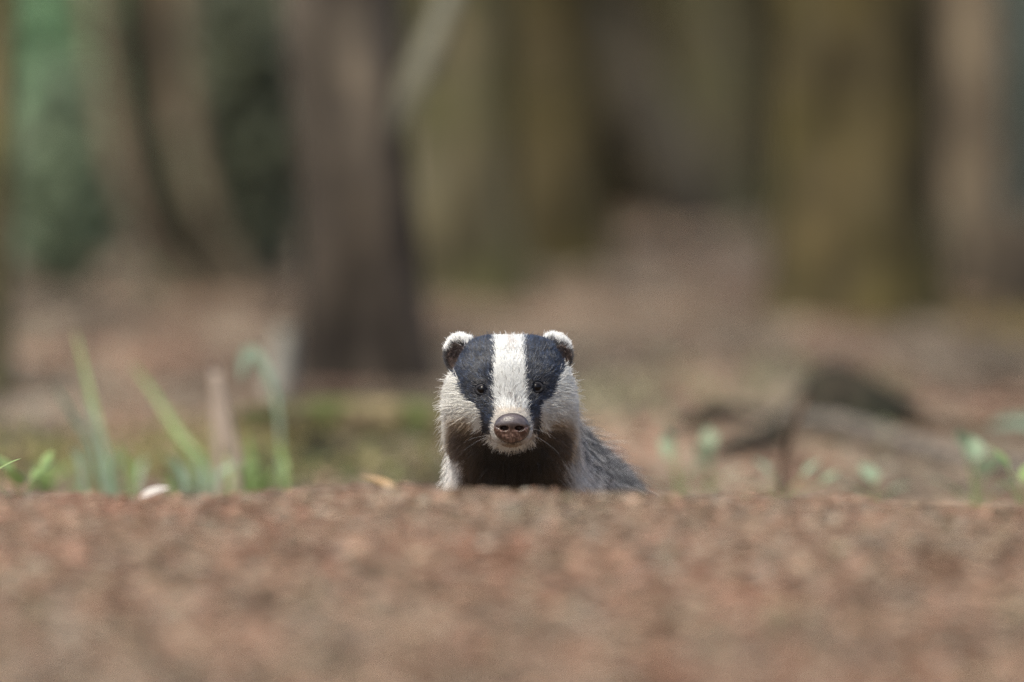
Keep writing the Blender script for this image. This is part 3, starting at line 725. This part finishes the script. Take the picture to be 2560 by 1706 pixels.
def surface_nets(fn, lo, hi, h):
    ax = [np.arange(lo[i], hi[i] + h, h, dtype=np.float32) for i in range(3)]
    G = [ax[0][:, None, None], ax[1][None, :, None], ax[2][None, None, :]]
    D = np.ascontiguousarray(np.broadcast_to(fn(G), tuple(len(a) for a in ax))).astype(np.float32)
    n = np.array(D.shape); ins = D < 0
    corners = [(i, j, k) for i in (0, 1) for j in (0, 1) for k in (0, 1)]
    sl = lambda c: tuple(slice(c[i], n[i] - 1 + c[i]) for i in range(3))
    cnt = sum(ins[sl(c)].astype(np.int8) for c in corners)
    act = (cnt > 0) & (cnt < 8)
    idx = np.argwhere(act); vid = np.full(act.shape, -1, np.int64); vid[act] = np.arange(len(idx))
    acc = np.zeros((len(idx), 3)); num = np.zeros(len(idx))
    for a in corners:
        for i in range(3):
            if a[i] == 0:
                b = list(a); b[i] = 1
                da = D[idx[:, 0] + a[0], idx[:, 1] + a[1], idx[:, 2] + a[2]]; db = D[idx[:, 0] + b[0], idx[:, 1] + b[1], idx[:, 2] + b[2]]
                m = (da < 0) != (db < 0); t = np.where(m, da / np.where(m, da - db, 1), 0)
                p = np.tile(np.array(a, float), (len(idx), 1)); p[:, i] += t
                acc[m] += p[m]; num[m] += 1
    V = (idx + acc / num[:, None]) * h + np.array(lo)
    F = []
    for i in range(3):
        j, k = (i + 1) % 3, (i + 2) % 3
        s0 = [slice(None)] * 3; s1 = [slice(None)] * 3; s0[i] = slice(0, n[i] - 1); s1[i] = slice(1, n[i])
        e = np.argwhere(ins[tuple(s0)] != ins[tuple(s1)])
        e = e[(e[:, j] > 0) & (e[:, k] > 0) & (e[:, j] < n[j] - 1) & (e[:, k] < n[k] - 1)]
        inside0 = ins[e[:, 0], e[:, 1], e[:, 2]]
        def cell(oj, ok):
            q = e.copy(); q[:, j] -= oj; q[:, k] -= ok
            return vid[q[:, 0], q[:, 1], q[:, 2]]
        Q = np.stack([cell(1, 1), cell(0, 1), cell(0, 0), cell(1, 0)], 1)
        Q[~inside0] = Q[~inside0][:, ::-1]
        F.append(Q)
    return V, np.concatenate(F)

BV, BF = surface_nets(body_sdf, (-125, -14, ZF - 6), (205, 790, 118), 2.6)
e_ = 0.8
def grad(fn, V):
    P = [V[:, 0], V[:, 1], V[:, 2]]; g_ = []
    for i in range(3):
        a = list(P); b = list(P); a[i] = P[i] + e_; b[i] = P[i] - e_
        g_.append(fn(a) - fn(b))
    g_ = np.stack(g_, 1); return g_ / (np.linalg.norm(g_, axis=1)[:, None] + 1e-9)

def inpoly(u, v, poly):
    r = np.zeros(u.shape, bool); m = len(poly); j = m - 1
    for i in range(m):
        (xi, yi), (xj, yj) = poly[i], poly[j]
        c = ((yi > v) != (yj > v)) & (u < (xj - xi) * (v - yi) / ((yj - yi) + 1e-9) + xi)
        r ^= c; j = i
    return r
BLACK_L = [(300, 40), (602, 40), (604, 150), (608, 300), (598, 440), (596, 560), (606, 660), (620, 760), (600, 830), (584, 880), (570, 990), (490, 990), (478, 830), (448, 745), (370, 705), (326, 620), (300, 535), (225, 480), (120, 440), (120, 200), (300, 150)]
BLACK_R = [(856, 40), (1250, 40), (1330, 200), (1320, 430), (1205, 422), (1142, 512), (1104, 596), (1082, 670), (1014, 706), (996, 765), (1002, 990), (926, 990), (912, 880), (894, 830), (876, 770), (862, 680), (856, 560), (860, 440), (848, 300), (854, 150)]
TIP_L = [(120, 290), (130, 120), (230, 40), (430, 40), (445, 225), (375, 245), (320, 222), (270, 215), (235, 235), (205, 290)]
TIP_R = [(1000, 215), (1010, 40), (1140, 40), (1290, 130), (1330, 290), (1245, 290), (1205, 240), (1165, 215), (1100, 210)]

def fur_look(P, N, r):
    """root colour, tip colour, length (mm), lift, flow for points on the skin"""
    n = len(P); X, Y, Z = P.T
    u0, v0 = 745 + X / PXMM, 925 - Z / PXMM
    u = u0 + r.normal(size=n) * 12; v = v0 + r.normal(size=n) * 11
    WHITE = np.array([.75, .755, .735]); BLK = np.array([.008, .010, .017])
    root = np.tile(np.array([.60, .58, .53]), (n, 1)); tip = np.tile(WHITE, (n, 1))
    length = np.full(n, 6.0); lift = np.full(n, 0.42)
    head = (Y < 135) & (Z > -34 - 0.0 * X)
    d_n = np.hypot(u0 - 745, (v0 - 905) * 1.0)
    # ---- neck, chest and body
    body = ~head | (Y > 128)
    back = sstep(-0.35, 0.35, N[:, 2] + 0.55 * np.abs(N[:, 0]) - 0.5 * (-N[:, 1]).clip(0, 1))
    gr = .24 + .30 * r.random(n)
    grey = np.stack([gr, gr * .98, gr * .94], 1)
    brown = np.array([.066, .044, .030]) * (0.4 + 1.2 * r.random(n))[:, None]
    cen = 1 - 0.93 * (1 - sstep(26, 58, np.abs(X - 3))) * sstep(-6, -24, Z); brown = brown * cen[:, None]
    side = sstep(38, 74, np.abs(X - 4)) if False else np.maximum(sstep(-44, -57, X), sstep(46, 62, X))
    wgt = np.clip(side, 0, 1)
    wgt = np.where(Y > 190, np.maximum(wgt, back), wgt)
    low = sstep(-150, -200, Z); wgt = wgt * (1 - low)
    mixr = r.random(n) < wgt
    grey = grey * np.where((X < -40) & (Y < 260), 1.5, 1.0)[:, None]
    bt = np.where(mixr[:, None], grey * 1.2, brown * 1.3)
    brt = np.where(mixr[:, None], grey * .8, brown)
    saltp = mixr & (Y > 170) & (.4 * r.random(n) + .6 * vnoise(X / 4 + 90, (Z - Y) / 8 + 90, 16) > .66 - .34 * sstep(12, 46, X + Z))
    bt[saltp] = np.array([.022, .022, .026]); pale_ = mixr & ~saltp & (Y > 150); bt[pale_] *= 1.75
    tip[body] = bt[body]; root[body] = brt[body]
    length[body] = np.where(X[body] < -20, 11 + 4 * sstep(200, 320, Y[body]), 14 + 11 * sstep(120, 300, Y[body])); lift[body] = 0.42
    # ---- face
    cheekl = head & (u < 560); cheekr = head & (u > 930)
    # tan and dark brown fur on the lower cheek, towards the throat
    tl = sstep(735, 1060, v) * sstep(205, 290, u) * (u < 745) * (1 - sstep(400, 460, u) * (v < 960))
    tr = sstep(745, 1060, v) * (1 - sstep(1180, 1290, u)) * (u >= 745) * (1 - (1 - sstep(1020, 1090, u)) * (v < 950))
    tt = np.where(u < 745, tl, tr) * (((u - 745) / 248) ** 2 + ((v - 900) / 222) ** 2 > 1)
    tan = np.array([.38, .29, .19])
    a = np.clip(tt / 0.45, 0, 1)[:, None]; b = np.clip((tt - 0.40) / 0.42, 0, 1)[:, None]
    gw = np.where((u > 930)[:, None], np.array([.68, .675, .63]), np.array([.75, .735, .68]))  # right cheek greyer: its weaker light painted into the white
    ct = gw * (1 - a) + tan * a; ct = ct * (1 - b) + np.array([.080, .054, .036]) * ((0.4 + 1.2 * r.random(n)) * cen)[:, None] * b
    hh = head & (Y <= 128)
    tip[hh] = ct[hh]; root[hh] = ct[hh] * 0.85
    ck = hh & (np.abs(X) > 34) & (Z < 62)
    length[ck] = 6 + 6 * sstep(34, 62, np.abs(X[ck])); lift[ck] = 0.40
    # muzzle ring and chin
    mz = hh & (((u - 745) / 248) ** 2 + ((v - 900) / 222) ** 2 < 1) & (Y < 72)
    chin = sstep(1000, 1110, v)
    mc = np.array([.52, .48, .43]) * (1 - chin)[:, None] + np.array([.23, .165, .10]) * chin[:, None]
    tp_ = sstep(800, 740, v) * 0
    top_ = mz & (v < 800) & (np.abs(u - 745) < 90)
    tip[mz] = mc[mz]; root[mz] = mc[mz] * .85; length[mz] = 2.9; lift[mz] = 0.34
    tip[top_] = np.array([.50, .42, .33])
    mouth = mz & (v > 1048) & (v < 1072) & (np.abs(u - 745) < 150)
    tip[mouth] = (.05, .025, .015); root[mouth] = (.04, .02, .012); length[mouth] = .7
    stk_ = vnoise(X / 1.1 + 50, (Z - .5 * Y) / 2.4 + 60, 15)
    st = hh & (np.abs(u - 735) < 150) & (v < 760)
    tip[st] = WHITE; root[st] = WHITE * .8
    length[st] = 5.0; lift[st] = .34
    fl = st & (.35 * r.random(n) + .65 * stk_ > .82 - 0.10 * sstep(420, 700, v)); tip[fl] = (.09, .075, .065); root[fl] = (.25, .22, .2)
    crown_ = st & (v < 300) & (np.abs(u - 740) < 40) & (r.random(n) < .35); tip[crown_] = (.42, .33, .27)
    noser = st & (np.hypot(u - 737, v - 688) < 26) & (r.random(n) < .7); tip[noser] = (.12, .10, .09)
    # black stripes
    bl = (inpoly(u, v, BLACK_L) | inpoly(u, v, BLACK_R)) & (Y < 150) & (v0 < 1000)
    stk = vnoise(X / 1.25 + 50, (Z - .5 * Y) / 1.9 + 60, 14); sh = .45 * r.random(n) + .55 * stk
    bc = BLK[None] * (0.7 + 1.2 * sh)[:, None]; bc[sh > .55] = np.array([.026, .042, .082]); bc[sh > .68] = np.array([.075, .105, .175])  # blue-grey hairs paint the sky's sheen onto the black fur
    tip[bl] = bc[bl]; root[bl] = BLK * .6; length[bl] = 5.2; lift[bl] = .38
    lowb = bl & (v > 690); length[lowb] = 3.0; lift[lowb] = .28
    flk = hh & ~bl & ~st & ~mz & (v < 860) & (r.random(n) < .07); tip[flk] = (.10, .08, .07)
    # ears
    for (c, rad, cc, cr), poly in zip(EARS, (TIP_L, TIP_R)):
        q = np.sqrt((((P - np.array(c)) / np.array(rad)) ** 2).sum(1))
        onear = (q < 1.12) & (np.abs(X) > abs(c[0]) - rad[0] * .8)
        inner = onear & (np.sqrt((((P - np.array(cc)) / np.array(cr)) ** 2).sum(1)) < 1.12)
        white = onear & inpoly(u, v, poly)
        dk = onear & ~white
        tip[dk] = np.array([.03, .028, .03]) * (0.6 + 1.2 * r.random(dk.sum()))[:, None]; root[dk] = (.03, .026, .026); length[dk] = 4.0
        inn = inner & ~white; pk = r.random(n) < .4
        tip[inn] = (.05, .038, .032); root[inn] = (.10, .07, .06); length[inn] = 4.0; lift[inn] = .6
        tip[inn & pk] = (.26, .19, .165)
        tip[white] = (.82, .82, .80); root[white] = (.7, .69, .66); length[white] = 4.6; lift[white] = .36
    topf = hh & (Z > 78) & (np.abs(X) < 44); lift[topf] += .30; length[topf] += 1.3
    # short fur round the eyes, none on the eye or under the nose pad
    for ex, ez in EYES:
        de = np.hypot(X - ex, Z - ez)
        near = hh & (de < 13) & (Y < 80)
        length[near] = np.clip(0.9 + (de[near] - 5) * 0.42, 0.7, 4.5); lift[near] = .25
        rim = near & (de < 10.5) & (r.random(n) < .5); tip[rim] = (.055, .05, .055)
        length[hh & (de < 6.6) & (Y < 80)] = 0
    pad = hh & (((X - .4) / 18.5) ** 2 + ((Z + .2) / 15.5) ** 2 < 1) & (Y < 22)
    length[pad] = 0
    # ---- flow
    F = P - np.array([0, -26, -2])[None]
    F = F / np.linalg.norm(F, axis=1)[:, None]
    F[:, 2] -= 0.35 * sstep(20, 60, np.abs(X)) * (Z < 55) * hh
    fb = np.stack([0.5 * np.sign(X - 4) * sstep(5, 60, np.abs(X - 4)), np.full(n, .55), np.full(n, -.75)], 1)
    tb = sstep(108, 140, Y)[:, None]; tb = np.where(head[:, None], tb, 1.0)
    F = F * (1 - tb) + fb * tb
    return root, tip, length, lift, F

def finish_body():
    t = thing('badger', 'young badger with a black and white striped face peering over the bank', 'badger', BASE)
    to_w = lambda V: V / 1000.0 + NOSE_W - BASE
    N = grad(body_sdf, BV); r = np.random.default_rng(3)
    root, tip, *_ = fur_look(BV, N, r)
    me = mesh_from('body', to_w(BV), BF); set_col(me, root * 0.8)
    M_skin = attr_mat('furred_skin', rough=0.9, spec=0.1)
    obj('body', me, M_skin, t)
    # ---- fur
    tri = np.concatenate([BF[:, [0, 1, 2]], BF[:, [0, 2, 3]]])
    A, B, C = BV[tri[:, 0]], BV[tri[:, 1]], BV[tri[:, 2]]
    area = np.linalg.norm(np.cross(B - A, C - A), axis=1) / 2; ctr = (A + B + C) / 3
    dens = np.where(ctr[:, 1] < 135, 3.0, np.where(ctr[:, 1] < 330, 0.85, 0.35))
    dens = np.where((ctr[:, 1] < 135) & (np.abs(ctr[:, 0]) < 35) & (ctr[:, 2] < 20), 4.5, dens); dens = np.where((ctr[:, 2] > 60) & (np.abs(ctr[:, 0]) > 36), 4.5, dens)
    w = area * dens; NH = int(min(230000, w.sum() * 1.0))
    k = np.searchsorted(np.cumsum(w) / w.sum(), r.random(NH)); k = np.clip(k, 0, len(tri) - 1)
    a, b = r.random(NH), r.random(NH); sw = a + b > 1; a[sw], b[sw] = 1 - a[sw], 1 - b[sw]
    P = A[k] + (B[k] - A[k]) * a[:, None] + (C[k] - A[k]) * b[:, None]
    Nn = grad(body_sdf, P)
    root, tip, length, lift, F = fur_look(P, Nn, r)
    ok = length > 0.3
    P, Nn, root, tip, length, lift, F = (q[ok] for q in (P, Nn, root, tip, length, lift, F)); n = len(P)
    # clumping: neighbours lean the same way
    cl = np.stack([vnoise(P[:, 0] / 5.0 + 31, P[:, 2] / 5.0 + P[:, 1] / 7.0, s) - .5 for s in (4, 5, 6)], 1)
    T = F + cl * 0.55 + r.normal(size=(n, 3)) * 0.16
    T -= Nn * (T * Nn).sum(1)[:, None]; T /= np.linalg.norm(T, axis=1)[:, None] + 1e-9
    L = length * (0.65 + 0.6 * r.random(n))
    fly = r.random(n) < np.where(P[:, 1] > 150, .05, 0.02); L[fly] *= 1.6; lift = lift + r.normal(size=n) * 0.10; lift[fly] += .25
    d0 = T * np.cos(lift)[:, None] + Nn * np.sin(lift)[:, None]
    NP = 5; S_ = np.linspace(0, 1, NP)
    pts = np.zeros((n, NP, 3)); cols = np.ones((n, NP, 4), np.float32); rad = np.zeros((n, NP), np.float32)
    gvec = np.array([0, 0, -1.0])
    for i, s in enumerate(S_):
        bend = T * (s ** 2 * L * 0.22)[:, None] - Nn * (s ** 2 * L * 0.16 * np.sin(lift))[:, None] + gvec * (s ** 2 * np.clip(L - 9, 0, 40) * 0.10)[:, None]
        pts[:, i] = P + d0 * (s * L)[:, None] + bend
        cols[:, i, :3] = root * (1 - s ** 1.2) + tip * s ** 1.2
        rad[:, i] = (0.24 * (1 - 0.75 * s)) * (0.8 + 0.02 * np.clip(L, 0, 25))
    # dark band on the grizzled body hair
    # whiskers
    wh = []
    for sx in (-1, 1):
        for q in range(2):
            p0 = np.array([sx * (22 + 2 * r.random()), 18 + 6 * r.random(), -12 + 14 * r.random()])
            d = np.array([sx * (0.8 + .3 * r.random()), .15, -0.5 + .55 * r.random()]); ln = 16 + 22 * r.random()
            wh.append((p0, d / np.linalg.norm(d), ln))
    WP = np.zeros((len(wh), NP, 3)); WC = np.ones((len(wh), NP, 4), np.float32); WR = np.zeros((len(wh), NP), np.float32)
    for i, (p0, d, ln) in enumerate(wh):
        for j, s in enumerate(S_):
            WP[i, j] = p0 + d * ln * s + np.array([0, .1, -.25]) * ln * s * s
        WC[i, :, :3] = .35; WR[i] = 0.09 * (1 - .7 * S_)
    pts = np.concatenate([pts, WP]); cols = np.concatenate([cols, WC]); rad = np.concatenate([rad, WR]); n = len(pts)
    cu = bpy.data.hair_curves.new('fur'); cu.add_curves([NP] * n)
    cu.position_data.foreach_set('vector', to_w(pts.reshape(-1, 3)).astype(np.float32).ravel())
    at_ = cu.attributes.get('radius') or cu.attributes.new('radius', 'FLOAT', 'POINT')
    at_.data.foreach_set('value', (rad / 1000.0).astype(np.float32).ravel())
    ca = cu.attributes.new('col', 'FLOAT_COLOR', 'POINT'); ca.data.foreach_set('color', cols.ravel())
    M_fur = attr_mat('fur', rough=0.34, spec=0.7)
    o = obj('fur', cu, M_fur, t); o['kind'] = 'stuff'
    # ---- eyes
    M_eye, nt, bb = nmat('eye')
    bb.inputs['Base Color'].default_value = (.004, .003, .0025, 1); bb.inputs['Roughness'].default_value = 0.03; bb.inputs['Specular IOR Level'].default_value = .2
    M_lid = noise_mat('eyelid_skin', [(.3, (.014, .014, .016)), (.7, (.036, .034, .037))], 400, rough=.45, bump=.3, dist=.0005)
    for ex, ez in EYES:
        ys = np.arange(0, 90, .25); q = body_sdf([np.full_like(ys, ex), ys, np.full_like(ys, ez)])
        y0 = ys[np.argmax(q < 0)]; nrm = grad(body_sdf, np.array([[ex, y0, ez]]))[0]
        nrm = nrm * .55 + np.array([0, -1, .05]) * .45; nrm /= np.linalg.norm(nrm)
        c = np.array([ex, y0, ez]) - nrm * 3.9
        U = np.linspace(0, math.pi, 20); W_ = np.linspace(0, 2 * math.pi, 32, endpoint=False)
        v = [(math.sin(a_) * math.cos(b_) * 6.0, math.sin(a_) * math.sin(b_) * 6.0, math.cos(a_) * 6.0) for a_ in U for b_ in W_]
        f = [(i * 32 + j, i * 32 + (j + 1) % 32, (i + 1) * 32 + (j + 1) % 32, (i + 1) * 32 + j) for i in range(19) for j in range(32)]
        R = np.array(Vector(nrm).to_track_quat('Z', 'Y').to_matrix())
        eo = obj('eye', mesh_from('eye', to_w((np.array(v) @ R.T) + c), f), M_eye, t)
        # lid: an almond ring round the opening
        lv = []; ns, nr = 40, 10
        rgt = np.cross(np.array([0, 0, 1.0]), nrm); rgt /= np.linalg.norm(rgt); up = np.cross(nrm, rgt)
        for i in range(ns):
            a_ = 2 * math.pi * i / ns; rr = 5.3 * (1 - 0.13 * abs(math.sin(a_)) ** 2) + 0.5 * abs(math.cos(a_)) ** 6
            cc = np.array([ex, y0, ez]) + rgt * math.cos(a_) * rr + up * math.sin(a_) * rr * .95 - nrm * .3
            rad_ = rgt * math.cos(a_) + up * math.sin(a_)
            for j in range(nr):
                p_ = 2 * math.pi * j / nr
                lv.append(cc + rad_ * math.cos(p_) * 1.45 + nrm * math.sin(p_) * 1.1)
        lf = [(i * nr + j, i * nr + (j + 1) % nr, ((i + 1) % ns) * nr + (j + 1) % nr, ((i + 1) % ns) * nr + j) for i in range(ns) for j in range(nr)]
        obj('eyelid', mesh_from('eyelid', to_w(np.array(lv)), lf), M_lid, t)
    # ---- nose pad
    def nose_sdf(P):
        d = ell(P, (.4, 6, 0), (19.2, 11, 16))
        d = smin(d, ell(P, (.4, 2, 4.5), (15, 8, 10)), 4)
        d = smax(d, -ell(P, (.4, -9.5, -4.5), (17, 6.5, 8)), 4)
        for s in (-1, 1):
            d = smax(d, -ell(P, (.4 + s * 8.2, -3.5, 0.2), (5.0, 7, 2.6)), 1.6)
            d = smax(d, -cap(P, (.4 + s * 12, -5, -.5), (.4 + s * 16, 0, 1.5), 1.2, .9), 1.2)
        d = smax(d, -cap(P, (.4, -5.0, -3), (.4, -2.5, -16), .9, 1.0), 1.2)
        return d
    nv, nf = surface_nets(nose_sdf, (-24, -16, -22), (24, 22, 22), .6)
    X, Y, Z = nv.T; r2 = np.random.default_rng(8)
    top = sstep(-1, 5, Z)[:, None]
    mott = vnoise(X / 2.6 + 40, Z / 2.2 + Y / 3, 9)[:, None] * .6 + vnoise(X / 1.1, Z / 1.1 + Y, 10)[:, None] * .4; mott = np.clip((mott - .5) * 1.9 + .45, 0, 1)
    lower = np.array([.045, .020, .013]) * (1 - mott) ** 1.3 + np.array([.22, .135, .105]) * mott ** 2.0
    upper = np.array([.075, .060, .060]) * (.8 + .5 * mott)
    rimc = sstep(.80, .98, (X / 19.2) ** 2 + (Z / 16) ** 2)[:, None]
    nc = lower * (1 - top) + upper * top; nc = nc * (1 - rimc) + np.array([.045, .03, .027]) * rimc
    me = mesh_from('nose', to_w(nv), nf); set_col(me, nc)
    M_nose = attr_mat('nose_leather', rough=.24, spec=.5)
    nt = M_nose.node_tree; bb = nt.nodes['Principled BSDF']
    tc = nt.nodes.new('ShaderNodeTexCoord'); vo = nt.nodes.new('ShaderNodeTexVoronoi'); vo.inputs['Scale'].default_value = 900
    nt.links.new(tc.outputs['Object'], vo.inputs['Vector']); bp_ = nt.nodes.new('ShaderNodeBump'); bp_.inputs['Strength'].default_value = .5; bp_.inputs['Distance'].default_value = .0004
    nt.links.new(vo.outputs['Distance'], bp_.inputs['Height']); nt.links.new(bp_.outputs['Normal'], bb.inputs['Normal'])
    obj('nose', me, M_nose, t)
    return t
finish_body()
